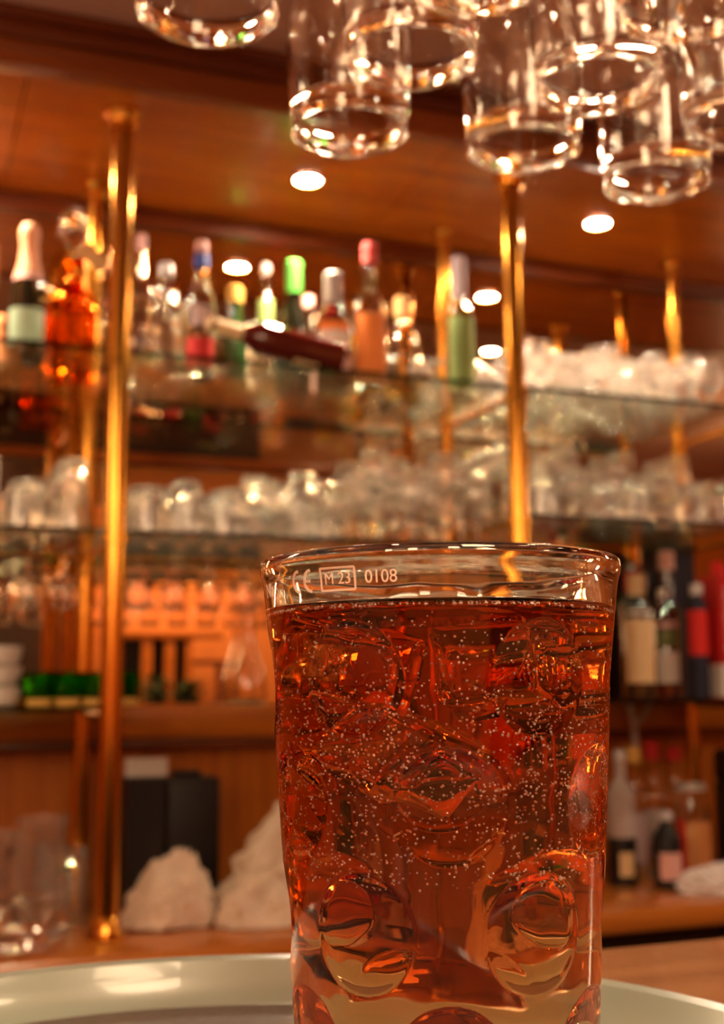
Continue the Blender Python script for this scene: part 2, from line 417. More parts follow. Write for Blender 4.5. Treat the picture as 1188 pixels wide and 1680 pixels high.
# ------------------------------------------------------------------ glassware prototypes
def shell(outer, wall=.0012, floor=.006, tip=True):
    """open glass: outer profile from the foot up to the rim, inner wall returned"""
    inner = [(max(r-wall, .0), z) for r, z in outer if z > floor]
    rim = outer[-1]
    prof = [(0, outer[0][1])] + list(outer) + [(rim[0]-wall*.5, rim[1]+wall*.4)] + inner[::-1] + [(0, floor)]
    return prof
def flip(prof, h): return [(r, h-z) for r, z in prof]
def facet(n, d): return lambda t: 1 - d*abs(math.sin(t*n/2))
HP = []
def wine_profile(rim, belly, hb, stem, foot, wall=.0009):
    """stemmed glass standing on its foot, z=0 at foot"""
    st = stem
    out = [(foot, 0), (foot, .0012), (foot*.5, .003), (.006, .006), (.0038, .014), (.0035, st*.6), (.0042, st-.006), (.008, st+.001)]
    rb_ = wall*.9
    bowl = [(belly*.45, st+.006), (belly*.75, st+.018), (belly*.95, st+hb*.32), (belly, st+hb*.46), (belly*.97, st+hb*.65), ((belly+rim)/2, st+hb*.84), (rim, st+hb-.003), (rim+.0004, st+hb-.0018), (rim+.0004, st+hb-.0004)]
    inner = [(max(r-wall, 0), z+.0006) for r, z in bowl]
    inner[-2] = (rim-wall-.0003, st+hb-.0018); inner[-1] = (rim-wall-.0002, st+hb-.0003)
    return [(0, 0)] + out + bowl + [(rim-wall*.5, st+hb+.0005)] + inner[::-1] + [(0, st+.005)]
P_wine = wine_profile(.028, .032, .075, .065, .029)
P_snif = wine_profile(.024, .036, .075, .035, .028)
P_tulip = wine_profile(.025, .029, .095, .055, .028)
P_tall = wine_profile(.029, .034, .085, .10, .030)
P_tumb = shell([(.026, 0), (.029, .004), (.030, .03), (.0315, .07), (.0325, .10)], .0018, .010)
P_high = shell([(.025, 0), (.028, .004), (.0285, .05), (.030, .10), (.031, .13)], .0018, .012)
P_cut = shell([(.030, 0), (.033, .003), (.031, .02), (.034, .04), (.035, .085)], .0025, .010)
P_shot = shell([(.018, 0), (.021, .003), (.020, .02), (.023, .055)], .002, .009)
def proto(name, prof, seg, mat, label, cat, group, up=True, fr=None):
    h = max(z for r, z in prof)
    p = prof if up else flip(prof, h)
    o = obj(name, L(p, seg, fr=fr), mat)
    return tag(o, label, cat, group)
used = {}
def grid(kinds, x0, x1, y0, y1, z, dx, dy, where, group, jit=.0012, skip=0):
    ny = int((y1-y0)/dy)+1; nx = int((x1-x0)/dx)+1
    for j in range(ny):
        for i in range(nx):
            if random.random() < skip: continue
            x = x0+i*dx+random.uniform(-jit, jit); y = y0+j*dy+random.uniform(-jit, jit)
            key = kinds(i, j, x) if callable(kinds) else kinds
            name, prof, seg, up, desc, fr = key
            row = 'front row' if j == 0 else ('rows behind')
            lb = '%s %s, %s' % (desc, where, row)
            k2 = (name, up, lb)
            k1 = (name, up)
            if k1 not in used:
                used[k1] = proto(name, prof, seg, M['barglass'], lb, 'glass', None, up, fr)
                o = used[k1]
            else:
                o = used[k1].copy(); COL.objects.link(o)
            o.location = (x, y, z+.0004); o.rotation_euler = (0, 0, random.uniform(0, 6))
            o['label'] = lb; o['group'] = '%s, %s' % (group, row) + ' (%s)' % desc
K_tumb = ('tumbler', P_tumb, 32, False, 'clear upturned tumbler', facet(8, .05))
K_high = ('highball_glass', P_high, 32, False, 'tall clear upturned highball glass', facet(10, .04))
K_cut = ('cut_tumbler', P_cut, 32, False, 'faceted upturned tumbler', facet(16, .05))
K_wine = ('wine_glass', P_wine, 24, True, 'clear stemmed wine glass', None)
K_snif = ('brandy_snifter', P_snif, 24, True, 'round-bellied brandy snifter', None)
K_tul = ('tulip_glass', P_tulip, 24, True, 'tall tulip beer glass', None)
K_snifd = ('brandy_snifter', P_snif, 24, False, 'upturned stemmed snifter', None)
K_tall = ('tall_wine_glass', P_tall, 24, True, 'tall clear stemmed wine glass', None)
# middle bay, middle shelf
grid(lambda i, j, x: (K_cut, K_tumb)[i % 2] if x < .62 else ((K_high, K_snif)[(i+j) % 2] if x < .86 else (K_tall, K_tul)[(i+j) % 2]),
     .43, 1.13, 2.235, 2.50, ZM, .076, .078, 'on middle shelf behind drink', 'glasses on the middle shelf of the middle bay')
# left bay, middle shelf
grid(lambda i, j, x: (K_high, K_cut)[(i) % 2], -.02, .31, 2.24, 2.47, ZM, .078, .085, 'on middle shelf left of first pole', 'glasses on the middle shelf of the left bay')
# right bay, middle shelf
grid(lambda i, j, x: (K_tumb, K_snif, K_cut)[(i+j) % 3] if j < 2 else (K_tall, K_wine)[i % 2], 1.262, 1.73, 2.235, 2.50, ZR, .076, .080, 'on middle shelf right of second pole', 'glasses on the middle shelf of the right bay')
# right bay, upper shelf
grid(lambda i, j, x: (K_snif, K_snifd, K_wine)[(i+2*j) % 3] if j else (K_snif, K_cut)[i % 2], 1.262, 1.73, 2.235, 2.54, ZU, .074, .076, 'on upper shelf right of second pole', 'glasses on the upper shelf of the right bay')
# upper shelf of the middle bay, right end: a few small glasses near the pole
grid(lambda i, j, x: K_snifd, 1.115, 1.115, 2.45, 2.54, ZU, .076, .076, 'by the green-label bottle, upper shelf', 'snifters by the pole on the upper shelf')

# small stemware hanging under the middle shelves
def hang_small(x, y, z, label, group, first=[None]):
    if first[0] is None:
        o = tag(obj('liqueur_glass', L(flip(wine_profile(.022, .027, .062, .045, .024), .107), 24), M['glass']), label, 'glass', group); first[0] = o
    else:
        o = first[0].copy(); COL.objects.link(o); o['label'] = label; o['group'] = group
    o.location = (x, y, z)
for bay, (xa, xb, zz) in (('left', (.02, .30, ZM)), ('middle', (.44, .86, ZM))):
    nb = 5 if bay == 'left' else 7
    for q in range(nb):
        x = xa + (xb-xa)*q/(nb-1)
        hang_small(x, 2.36, zz-.0286-.107+.003, 'small stemmed glass hanging upside down under middle shelf, %s bay' % bay, 'stemmed glasses hanging under the middle shelf of the %s bay' % bay)
    rk = thing('hanging_rack', 'thin brass rack holding stemmed glasses under middle shelf, %s bay' % bay, 'rack', (0, 2.36, zz-.0086))
    for s in (-.009, .009): obj('rail', tube(bm_new(), [(xa-.05, s, -.026), (xb+.05, s, -.026)], .0025, 8), M['brass'], rk)
    for xx in (xa-.04, xb+.04): obj('hanger', B(xx-.003, xx+.003, -.012, .012, -.0275, 0), M['brass'], rk)

# ------------------------------------------------------------------ bottles
def bprof(r, hb, neck, hn, sh=.03):
    """bottle outline: body radius r to height hb, shoulder sh, neck radius to total hn"""
    return [(0, .002), (r*.85, 0), (r, .004), (r, hb), (r*.93, hb+sh*.3), (r*.6, hb+sh*.75), (neck*1.15, hb+sh), (neck, hb+sh*1.3), (neck, hn-.012), (neck*1.15, hn-.010), (neck*1.15, hn), (0, hn)]
def hollow(p, wall=.002):
    out = p[:-1]
    inn = [(max(r-wall, .001), max(z, .008)) for r, z in out if r > 0][1:]
    return out + [(max(out[-1][0]-wall*1.6, .002), out[-1][1])] + inn[::-1] + [(0, .008)]
def bottle(name, label, x, y, z, r, hb, neck, hn, glass, caps=(), labels=(), sh=.03, liquid=None, seg=36):
    t = thing(name, label, 'bottle', (x, y, z+.0005))
    p = bprof(r, hb, neck, hn, sh)
    clear = glass in ('glass', 'crystal')
    obj('bottle_body', L(hollow(p) if clear else p, seg), M[glass], t)
    if liquid:
        m_, lv = liquid
        obj('liquid', L([(0, .0085), (r-.0025, .0085), (r-.0025, lv), (0, lv)], seg), M[m_], t)
    for (m_, z0, z1, rr) in caps:
        obj('cap' if z1-z0 < .04 else 'capsule', L([(neck*.5, z0), (rr, z0), (rr*1.0, z1-.003), (rr*.85, z1), (0, z1)], 24), M[m_], t)
    for (m_, z0, z1, *a) in labels:
        obj('paper_label' , band(r+.0003, z0, z1, span=(a[0] if a else 150)), M[m_], t, False)
    return t
U = ZU
def champagne():
    t = thing('champagne_bottle', 'dark champagne bottle with pink-gold foil neck and mint label on the left upper shelf', 'bottle', (.214, 2.35, U+.0005))
    obj('bottle_body', L([(0, .004), (.029, 0), (.033, .006), (.033, .11), (.031, .145), (.025, .175), (.018, .20), (.015, .25), (.0145, .262), (0, .262)], 36), M['darkbottle'], t)
    obj('foil', L([(.0262, .174), (.0195, .20), (.0162, .235), (.0185, .246), (.0195, .258), (.018, .268), (.014, .275), (0, .277)], 32), M['pinkfoil'], t)
    obj('paper_label', band(.0333, .035, .10), M['mint'], t, False)
    obj('neck_label', lathe(bm_new(), [(.0287, .160), (.0293, .160), (.0266, .173), (.0258, .173)], 32), M['palepink'], t)
champagne()
def decanter():
    t = thing('amber_decanter', 'ornate amber decanter with round crystal stopper and hanging tag on the left upper shelf', 'decanter', (.305, 2.42, U+.0005))
    ff = facet(10, .10)
    obj('decanter_body', L([(0, .0), (.045, 0), (.050, .01), (.050, .13), (.042, .165), (.020, .185), (.014, .20), (.014, .235), (.020, .240), (0, .240)], 40, fr=ff), M['amber'], t)
    obj('stopper', L([(0, .241), (.010, .242), (.009, .256), (.018, .266), (.027, .285), (.031, .305), (.028, .325), (.019, .342), (.008, .349), (0, .350)], 30, fr=facet(12, .08)), M['crystal'], t)
    bm = B(-.028, .028, -.001, .001, -.018, .018, bev=.0008)
    o = obj('hanging_tag', bm, M['tan'], t, False, loc=(.035, -.047, .235)); o.rotation_euler = (0, R(35), R(10))
    obj('tag_cord', tube(bm_new(), [(0, -.015, .243), (.012, -.03, .248), (.020, -.044, .246)], .0012, 6), M['gold'], t)
decanter()
bottle('liqueur_bottle', 'tall bottle of bright orange liqueur at the left end of the upper shelf', .128, 2.30, U, .024, .20, .014, .262, 'orangeglow', caps=(('gold', .25, .275, .0165),))
bottle('liquor_bottle', 'slim clear bottle with thin neck just right of the first brass pole', .448, 2.44, U, .026, .19, .009, .31, 'glass', caps=(('palepink', .285, .318, .0105),))
t = bottle('liquor_bottle', 'clear round-shouldered bottle with glass stopper near the first brass pole', .488, 2.38, U, .036, .13, .015, .215, 'glass', caps=(('silver', .21, .24, .015),), sh=.05)
bottle('liquor_bottle', 'small clear bottle behind the round-shouldered one near the first pole', .530, 2.53, U, .03, .14, .012, .22, 'glass', caps=(('silver', .21, .232, .014),))
bottle('vodka_bottle', 'clear bottle with white cap, blue collar and red label on the upper shelf', .553, 2.345, U, .030, .15, .012, .262, 'glass',
       caps=(('palepink', .258, .284, .0125), ('blue', .226, .256, .0145)), labels=(('red', .02, .075, 120), ('lilac', .10, .14, 70)), sh=.045)
bottle('wine_bottle', 'short dark green bottle with gold cap, left of the tilted bottle', .655, 2.46, U, .028, .13, .014, .212, 'greenbottle', caps=(('gold', .20, .236, .017),))
bottle('liquor_bottle', 'slim clear bottle with green label left of the bright green capsule', .741, 2.52, U, .022, .22, .009, .305, 'glass', caps=(('greylabel', .295, .318, .0105),), labels=(('greenlabel', .15, .23, 100),))
bottle('riesling_bottle', 'dark slender wine bottle with bright green capsule on the upper shelf', .775, 2.42, U, .037, .10, .0135, .285, 'darkbottle',
       caps=(('neon', .222, .294, .0172),), labels=(('gold', .06, .10, 50),), sh=.11)
bottle('liquor_bottle', 'very small clear bottle with pink cap between the green and silver capped bottles', .835, 2.50, U, .018, .15, .010, .225, 'glass', caps=(('palepink', .22, .247, .0125),), labels=(('palepink', .03, .10, 110),))
bottle('liqueur_bottle', 'dark red bottle with tall silver cap and white oval label', .836, 2.34, U, .037, .145, .016, .23, 'redbottle', caps=(('silver', .178, .248, .019),), labels=(('orangelabel', .115, .135, 110), ('white', .075, .115, 120), ('palepink', .03, .06, 150)), sh=.03)
bottle('liquor_bottle', 'clear bottle with red cap and large orange label on the upper shelf', .913, 2.32, U, .033, .17, .0145, .300, 'glass', caps=(('redcap', .275, .316, .0160),), labels=(('orangelabel', .012, .155, 130),), sh=.045)
bottle('grappa_bottle', 'round clear bottle with tan cork and yellow liquid, right of the orange label', 1.027, 2.42, U, .042, .12, .013, .205, 'glass', caps=(('tan', .195, .240, .017),), sh=.055, liquid=('yellowliq', .045))
bottle('liquor_bottle', 'clear bottle with pale lilac neck and green label beside the second brass pole', 1.113, 2.30, U, .029, .175, .012, .295, 'glass', caps=(('lilac', .215, .305, .0145),), labels=(('greenlabel', .010, .165, 130),), sh=.035)
# bottle lying on its side in a cradle
lt = thing('lying_wine_bottle', 'dark bottle lying on its side with cream neck, left of the bright green capsule', 'bottle', (.600, 2.27, U+.037))
lb = obj('bottle_body', L(bprof(.034, .17, .0135, .275, .04), 36), M['redbottle'], lt)
cpp = obj('capsule', L([(.0139, .205), (.0155, .205), (.0155, .276), (.012, .280), (0, .280)], 24), M['cream'], lt)
pl = obj('paper_label', band(.0343, .05, .10, a=180, span=70), M['cream'], lt, False)
lt.rotation_euler = (0, R(-80), R(-2)); lt.location = (.822, 2.250, U+.0355)

# lower right shelf bottles
V = ZL
def squarebox(name, label, cat, x, y, z, w, d, h, m, rz=0, bev=.002):
    t = thing(name, label, cat, (x, y, z+.0005), rz)
    obj('box_body', B(-w/2, w/2, -d/2, d/2, 0, h, bev=bev), M[m], t, False)
    return t
bottle('whisky_bottle', 'dark bottle with large square cream label, partly behind the drink', 1.551, 2.33, V, .035, .195, .014, .27, 'darkbottle', caps=(('cream', .225, .275, .017),), labels=(('cream', .035, .175, 125), ('white', .186, .194, 110)), sh=.035)
bottle('liqueur_bottle', 'dark bottle with red neck band behind the cream-label bottle', 1.655, 2.50, V, .032, .22, .015, .315, 'darkbottle', caps=(('red', .255, .300, .018), ('darkfoil', .300, .318, .017)), labels=(('palepink', .09, .14, 60),))
bottle('liqueur_bottle', 'thin amber-necked bottle with pink cap next to the red-necked bottle', 1.700, 2.53, V, .022, .20, .011, .30, 'tan', caps=(('palepink', .26, .29, .014),))
bottle('wine_bottle', 'bottle with olive shoulder and cream lower label left of the red and navy bottle', 1.652, 2.37, V, .028, .175, .012, .245, 'redbottle', caps=(('silver', .232, .25, .015),), labels=(('olive', .115, .155, 140), ('white', .035, .105, 130), ('palepink', .160, .172, 140)))
bottle('bitters_bottle', 'narrow bottle, bright red above and navy below, beside the red box', 1.680, 2.285, V, .021, .20, .012, .245, 'navy', caps=(('silver', .230, .255, .0140),), labels=(('redbright', .095, .195, 200),))
bottle('liqueur_bottle', 'dark bottle with pale round cap in front of the navy box', 1.705, 2.43, V, .028, .20, .013, .30, 'darkbottle', caps=(('palepink', .30, .345, .019),))
t = squarebox('gift_box', 'tall navy gift box behind the red box on the right lowest shelf', 'box', 1.768, 2.515, V, .10, .08, .375, 'navy')
obj('box_lid', B(-.051, .051, -.041, .041, .345, .378, bev=.002), M['darkfoil'], t, False)
t = squarebox('gift_box', 'red gift box with white vertical lettering and a white lower band', 'box', 1.775, 2.29, V, .115, .085, .275, 'red', R(-4))
obj('lower_band', B(-.0582, .0582, -.0432, .0432, .004, .075, bev=.001), M['white'], t, False)
def text_mesh(name, s, size, m, parent, depth=.0004, ro=(0, 0, 0), loc=(0, 0, 0), bend=None, sx=1, off=0):
    cu = bpy.data.curves.new(name, 'FONT'); cu.body = s; cu.size = size; cu.extrude = depth/2; cu.align_x = 'CENTER'; cu.align_y = 'CENTER'; cu.offset = off
    tmp = bpy.data.objects.new(name, cu); COL.objects.link(tmp)
    bpy.context.view_layer.update()
    me = bpy.data.meshes.new_from_object(tmp.evaluated_get(bpy.context.evaluated_depsgraph_get()))
    bpy.data.objects.remove(tmp)
    me.materials.clear(); me.materials.append(m)
    for v in me.vertices: v.co.x *= sx
    if bend:
        for v in me.vertices: v.co = bend(v.co)
    o = bpy.data.objects.new(name, me); COL.objects.link(o); o.parent = parent
    o.rotation_euler = ro; o.location = loc
    return o
text_mesh('vertical_lettering', 'CAMPARI', .036, M['palepink'], t, ro=(PI/2, -PI/2, 0), loc=(-.032, -.0430, .172), off=.0006)
obj('emblem', L([(0, 0), (.018, 0), (.018, .0008), (0, .0008)], 24), M['brownlabel'], t, loc=(.035, -.0435, .175)).rotation_euler = (PI/2, 0, 0)
obj('red_seal', L([(0, 0), (.016, 0), (.016, .025), (.012, .032), (0, .034)], 24), M['redbright'], t, loc=(-.03, 0, .276))

# ------------------------------------------------------------------ worktop clutter, right
W = ZK
bottle('syrup_bottle', 'pale milky bottle with dark base on the worktop, right edge of the drink', 1.498, 2.34, W, .030, .19, .012, .27, 'greylabel', caps=(('silver', .262, .285, .014),), labels=(('black', .0, .10, 220), ('cream', .02, .07, 60)))
bottle('syrup_bottle', 'dark bottle with pinkish label on the worktop behind the folded napkin', 1.556, 2.26, W, .030, .10, .012, .15, 'black', caps=(('silver', .14, .158, .015),), labels=(('palepink', .02, .075, 100),))
bottle('oil_bottle', 'clear bottle with yellow cap on the worktop right of the drink', 1.600, 2.44, W, .027, .17, .013, .26, 'glass', caps=(('gold', .252, .285, .017),), labels=(('lilac', .03, .14, 110),))
bottle('oil_bottle', 'clear bottle with dark red cap and grey label on the worktop', 1.690, 2.50, W, .028, .17, .013, .26, 'glass', caps=(('red', .252, .295, .019),), labels=(('greylabel', .03, .14, 120),))
bottle('oil_bottle', 'clear bottle with second dark red cap, close to the coffee grinder', 1.752, 2.50, W, .026, .17, .013, .255, 'glass', caps=(('red', .248, .280, .019),))
def jar():
    t = thing('glass_jar', 'glass jar with mottled brown label behind the white napkin', 'jar', (1.695, 2.36, W+.0005))
    obj('jar_body', L(shell([(.034, 0), (.038, .004), (.038, .14), (.032, .165), (.030, .19)], .002, .004), 32), M['glass'], t)
    obj('paper_label', band(.0384, .012, .125, a=-95, span=100), M['brownlabel'], t, False)
    obj('lid', L([(0, .191), (.033, .191), (.033, .205), (0, .207)], 32), M['silver'], t)
    obj('side_strip', band(.0383, .01, .13, a=-165, span=36), M['red'], t, False)
jar()
def grinder():
    t = thing('coffee_grinder', 'dark upright machine with amber window at the right edge of the worktop', 'machine', (1.910, 2.40, W+.0005))
    obj('machine_body', B(-.065, .065, -.08, .08, 0, .20, bev=.008), M['black'], t)
    obj('amber_window', B(-.045, .045, -.083, -.079, .205, .245, bev=.002), M['gold'], t)
    obj('machine_head', B(-.065, .065, -.079, .08, .20, .275, bev=.01), M['black'], t)
    obj('button', L([(0, 0), (.006, 0), (.006, .004), (0, .004)], 16), M['silver'], t, loc=(-.02, -.080, .15)).rotation_euler = (PI/2, 0, 0)
grinder()
def tap():
    t = thing('forked_bracket', 'grey forked metal bracket below the right shelf', 'bracket', (1.70, 2.555, 1.205))
    bm = tube(bm_new(), [(-.03, 0, 0), (-.02, 0, -.05), (-.018, 0, -.09), (-.018, 0, -.13)], .008, 12)
    tube(bm, [(.035, 0, 0), (.01, 0, -.03), (-.018, 0, -.06)], .006, 12)
    obj('forked_arm', bm, M['lilac'], t)
    obj('nozzle', L([(0, -.15), (.010, -.15), (.014, -.13), (0, -.128)], 20), M['gold'], t, loc=(-.018, 0, 0))
tap()
def crumple(name, label, x, y, z, sx, sy, sz, seed, m='cloth', prof=None, fold=.34):
    """a heap of cloth: its height follows prof along x, ridged folds crease the surface"""
    bm = bm_new(); bmesh.ops.create_icosphere(bm, subdivisions=6, radius=1)
    off = Vector((seed*3.1, seed*1.7, seed*.9)); prof = prof or [1, 1, 1]
    for v in bm.verts:
        n = v.co.normalized(); k = .80
        q = Vector((mnoise.noise(n*1.3+off), mnoise.noise(n*1.3-off), mnoise.noise(n*1.3+off*2)))*1.2
        for f_, a in ((1.5, fold), (3.2, fold*.55), (6.5, fold*.28)):
            k += a*(.42-abs(mnoise.noise((n+q*.35)*f_ + off))*1.6)
        p = Vector((n.x*k*sx, n.y*k*sy, n.z*k*sz))
        u = min(.999, max(0, (p.x/sx+1)/2))*(len(prof)-1); a_ = int(u)
        p.z *= prof[a_]+(prof[a_+1]-prof[a_])*(u-a_)
        if p.z < -sz*.12: p.z = -sz*.12 + (p.z+sz*.12)*.05
        v.co = p
    zmin = min(v.co.z for v in bm.verts)
    for v in bm.verts: v.co.z -= zmin
    o = obj(name, bm, M[m]); o.location = (x, y, z+.0005)
    return tag(o, label, 'cloth')
crumple('crumpled_towel', 'crumpled cream towel on the worktop, right beside the first brass pole', .485, 2.25, W, .088, .055, .115, 3, prof=[.6, .75, .9, 1.0, 1.12, 1.15, .7])
crumple('crumpled_towel', 'low crumpled cream towel on the worktop in front of the large pile', .645, 2.20, W, .085, .050, .085, 11, prof=[.7, 1, .9, .8, .7])
crumple('towel_heap', 'large heap of white towelling piled behind the low towels, left of the drink', .765, 2.36, W, .165, .085, .19, 8, prof=[.55, .62, .85, 1.1, 1.2, 1.1, .8])
crumple('folded_napkin', 'folded white napkin on the worktop at the right edge', 1.640, 2.19, W, .12, .07, .055, 5, 'cloth2', fold=.15)

# worktop clutter, left
t = thing('card_terminal', 'tall matt black box behind the crumpled towel', 'box', (.570, 2.47, W+.0005))
obj('box_body', B(-.05, .055, -.04, .04, 0, .248, bev=.003), M['black'], t); obj('box_top', B(-.03, .02, -.03, .03, .248, .262, bev=.003), M['black'], t)
t['label'] = 'taller matt black box behind the crumpled towel'; t.name = 'black_box'
t = squarebox('black_box', 'narrower matt black box standing against the taller one, near the first pole', 'box', .478, 2.47, W, .074, .075, .25, 'black')
t = thing('paper_card', 'small white card standing on the black box', 'card', (.518-.03, 2.49, W+.2512))
obj('card_sheet', B(-.042, .042, -.001, .001, 0, .036), M['white'], t, False)
def pitcher(x, y, r, h, label, seg=32):
    t = thing('glass_pitcher', label, 'pitcher', (x, y, W+.0005))
    obj('pitcher_body', L(shell([(r*.8, 0), (r*.9, .004), (r, h*.35), (r*.92, h*.65), (r*.8, h*.85), (r*.9, h)], .003, .012), seg), M['barglass'], t)
    a = -2.6
    pts = [(math.cos(a)*r*k, math.sin(a)*r*k, h*z_) for k, z_ in ((.86, .82), (1.25, .86), (1.45, .70), (1.35, .45), (.99, .33))]
    obj('handle', tube(bm_new(), pts, .006, 10), M['glass'], t)
pitcher(.262, 2.27, .050, .20, 'large clear glass pitcher on the worktop left of the first brass pole')
pitcher(.190, 2.36, .045, .17, 'second clear glass pitcher at the left edge of the worktop')
for i, (x, y, pr, lb_, nm) in enumerate(((.335, 2.42, P_high, 'clear upturned highball glass beside the rear pole on the worktop', 'highball_glass'),
                              (.300, 2.48, P_high, 'clear upturned highball glass behind the pitcher on the worktop', 'highball_glass'))):
    o = used[('highball_glass', False)].copy(); COL.objects.link(o); o.location = (x, y, W+.0005); o['label'] = lb_
    if 'group' in o: del o['group']
tag(obj('ashtray', L(shell([(.05, 0), (.06, .004), (.062, .03)], .004, .006), 32), M['crystal'], None, loc=(.20, 2.16, W+.0005)), 'low clear glass dish at the front edge of the worktop', 'dish')

# lowest shelf, left bay: green glasses and white crockery
P_green = [(0, 0), (.022, 0), (.024, .003), (.026, .055), (.0245, .0555), (.022, .008), (0, .008)]
gp = None
for i in range(4):
    for j in range(2):
        loc = (.252+i*.050+j*.02, 2.29+j*.075, ZL+.0004)
        lbl = 'small green glass tumbler with gold base on the lowest left shelf, %s row' % ['front', 'rear'][j]
        if gp is None:
            gp = thing('green_tumbler', lbl, 'glass', loc, 0)
            obj('tumbler_bowl', L([(.0, .013), (.022, .013), (.0245, .017), (.027, .06), (.0255, .0605), (.023, .02), (0, .018)], 24), M['greenglass'], gp)
            obj('tumbler_base', L([(0, 0), (.022, 0), (.0235, .004), (.022, .0125), (0, .0125)], 24), M['gold'], gp)
            o = gp
        else: o = copy_tree(gp, loc, lbl)
        o['group'] = 'green tumblers on the lowest left shelf, %s row' % ['front', 'rear'][j]
cup = None
for j in range(3):
    loc = (.185, 2.30, ZL+.0004+j*.036)
    lbl = 'white cup on the lowest left shelf, %s of the stack' % ['bottom', 'middle', 'top'][j]
    o = tag(obj('white_cup', L(shell([(.020, 0), (.028, .004), (.034, .02), (.036, .034)], .002, .005), 28), M['white']) if cup is None else cup.copy(), lbl, 'cup')
    if cup is None: cup = o
    else: COL.objects.link(o)
    o.location = loc

# carafe on the ledge
tag(obj('wine_carafe', L([(0, .0), (.030, 0), (.038, .006), (.039, .03), (.034, .07), (.020, .11), (.0135, .14), (.0135, .19), (.020, .225), (.0185, .2255), (.0118, .19), (.0118, .14), (.018, .11), (.032, .07), (.037, .03), (.036, .009), (0, .008)], 40), M['glass'], None, loc=(.735, 2.6165, 1.2125)),
    'clear glass carafe with slender neck standing on the ledge by the mirror', 'carafe')
# front shelf panel sign at far left: small white card on the wall panel
tag(obj('wall_card', B(.115, .150, 2.636, 2.6395, 1.02, 1.09), M['white'], None, False), 'small white card on the wood panel at the left edge', 'card')

# ------------------------------------------------------------------ hanging wine glasses
rows = {.125: [.525], .233: [.622, .533, .457], .339: [.609, .526, .446], .442: [.622, .536]}
HZ = 1.5565
hp = wine_profile(.0330, .0370, .108, .078, .034, .0010)
HH = max(z for r, z in hp)
first = None
names = {.125: 'leftmost rail above', .233: 'second rail from left above', .339: 'third rail from left above', .442: 'rightmost rail above'}
for x, ys in rows.items():
    for k, y in enumerate(ys):
        lb_ = 'upside-down wine glass on the %s, %s' % (names[x], ['farthest one', 'second from the far end', 'nearest one'][k] if len(ys) > 1 else 'its only glass')
        if first is None:
            first = tag(obj('hanging_wine_glass', L(flip(hp, HH), 72), M['glass']), lb_, 'wine glass'); o = first
        else:
            o = first.copy(); COL.objects.link(o); o['label'] = lb_
        o.location = (x, y, HZ); o.rotation_euler = (0, 0, random.uniform(0, 6))
rk = thing('glass_rack', 'brass stemware rack hanging from the soffit above the bar', 'rack', (0, 0, 0))
zr = HZ+HH-.0048
for x in rows:
    for s in (-.011, .011): obj('rail', tube(bm_new(), [(x+s, .36, zr-.0035), (x+s, .70, zr-.0035)], .0032, 10), M['brass'], rk)
for y in (.36, .70): obj('cross_bar', B(.06, .51, y-.006, y+.006, zr-.0035+.0, zr+.012, bev=.001), M['brass'], rk)
for x in (.07, .50):
    for y in (.36, .70): obj('suspension_rod', tube(bm_new(), [(x, y, zr+.01), (x, y, 2.079)], .004, 10), M['brass'], rk)

# ------------------------------------------------------------------ tray
TX, TY, TR = .078, .299, .180
t = thing('serving_tray', 'round pale grey-green plastic tray with raised rim on the bar', 'tray', (TX, TY, ZBAR+.0004))
obj('tray_body', L([(0, .006), (.155, .006), (.156, 0), (.163, 0), (.165, .004), (.173, .018), (.1745, .0225), (.178, .0235), (.180, .0215), (.1812, .0185), (.1835, .0195), (.182, .0245), (.178, .0270), (.1735, .0262), (.1712, .0215), (.1668, .0125), (.165, .0110), (0, .0110)], 160), M['tray'], t)
obj('tray_mat', L([(0, .0112), (.1645, .0112), (.1645, .0119), (0, .0119)], 96), M['trayfloor'], t)

# ------------------------------------------------------------------ the drink
GX, GY, GZ, GH = .1297, .2836, ZBAR+.0126, .1465
PH = math.atan2(-GY, -GX)                 # direction from glass to camera
gl = thing('dimpled_glass', 'large dimpled pressed-glass tumbler standing on the tray, filled with a red-orange drink', 'glass', (GX, GY, GZ))
def Ro(z):
    b = .0340 + .0695*(z+.007) + .0009*max(0, (z-.128)/.0185)
    b += .0005*math.exp(-((z-(GH-.003))/.0022)**2)
    return b
DZ = [1.2425-GZ, 1.2145-GZ, 1.1870-GZ, 1.1595-GZ, 1.1320-GZ]
D0 = .0128
def dimp(th, z, R_):
    s = 0
    for k, zc in enumerate(DZ):
        if abs(z-zc) > D0: continue
        ph = (R(30) if k % 2 == 0 else 0) + PH + R(2)
        q = (th-ph) % R(60)
        if q > R(30): q -= R(60)
        rr = math.hypot(q*R_, z-zc)/D0
        if rr < 1: s = max(s, (1-rr*rr)**.8)
    return s
SEG = 420
zo = [i*GH/300 for i in range(301)]
def wavy(th, z): return .00012*math.sin(3*th+z*60)+.00008*math.sin(7*th-z*110)
bm = bm_new(); prev = None; LIQ = 1.2603-GZ; FL = .013
def ring(fr_, z): return [bm.verts.new(((fr_(2*PI*i/SEG))*math.cos(2*PI*i/SEG), (fr_(2*PI*i/SEG))*math.sin(2*PI*i/SEG), z)) for i in range(SEG)]
rings = []
c0 = bm.verts.new((0, 0, .002))
rings.append(ring(lambda t: .030, .001)); rings.append(ring(lambda t: .034, 0.0))
for z in zo[4:]:
    if z > GH-.0012: break
    rings.append(ring(lambda t, z=z: Ro(z)-.0017*dimp(t, z, Ro(z))+wavy(t, z)*.3, z))
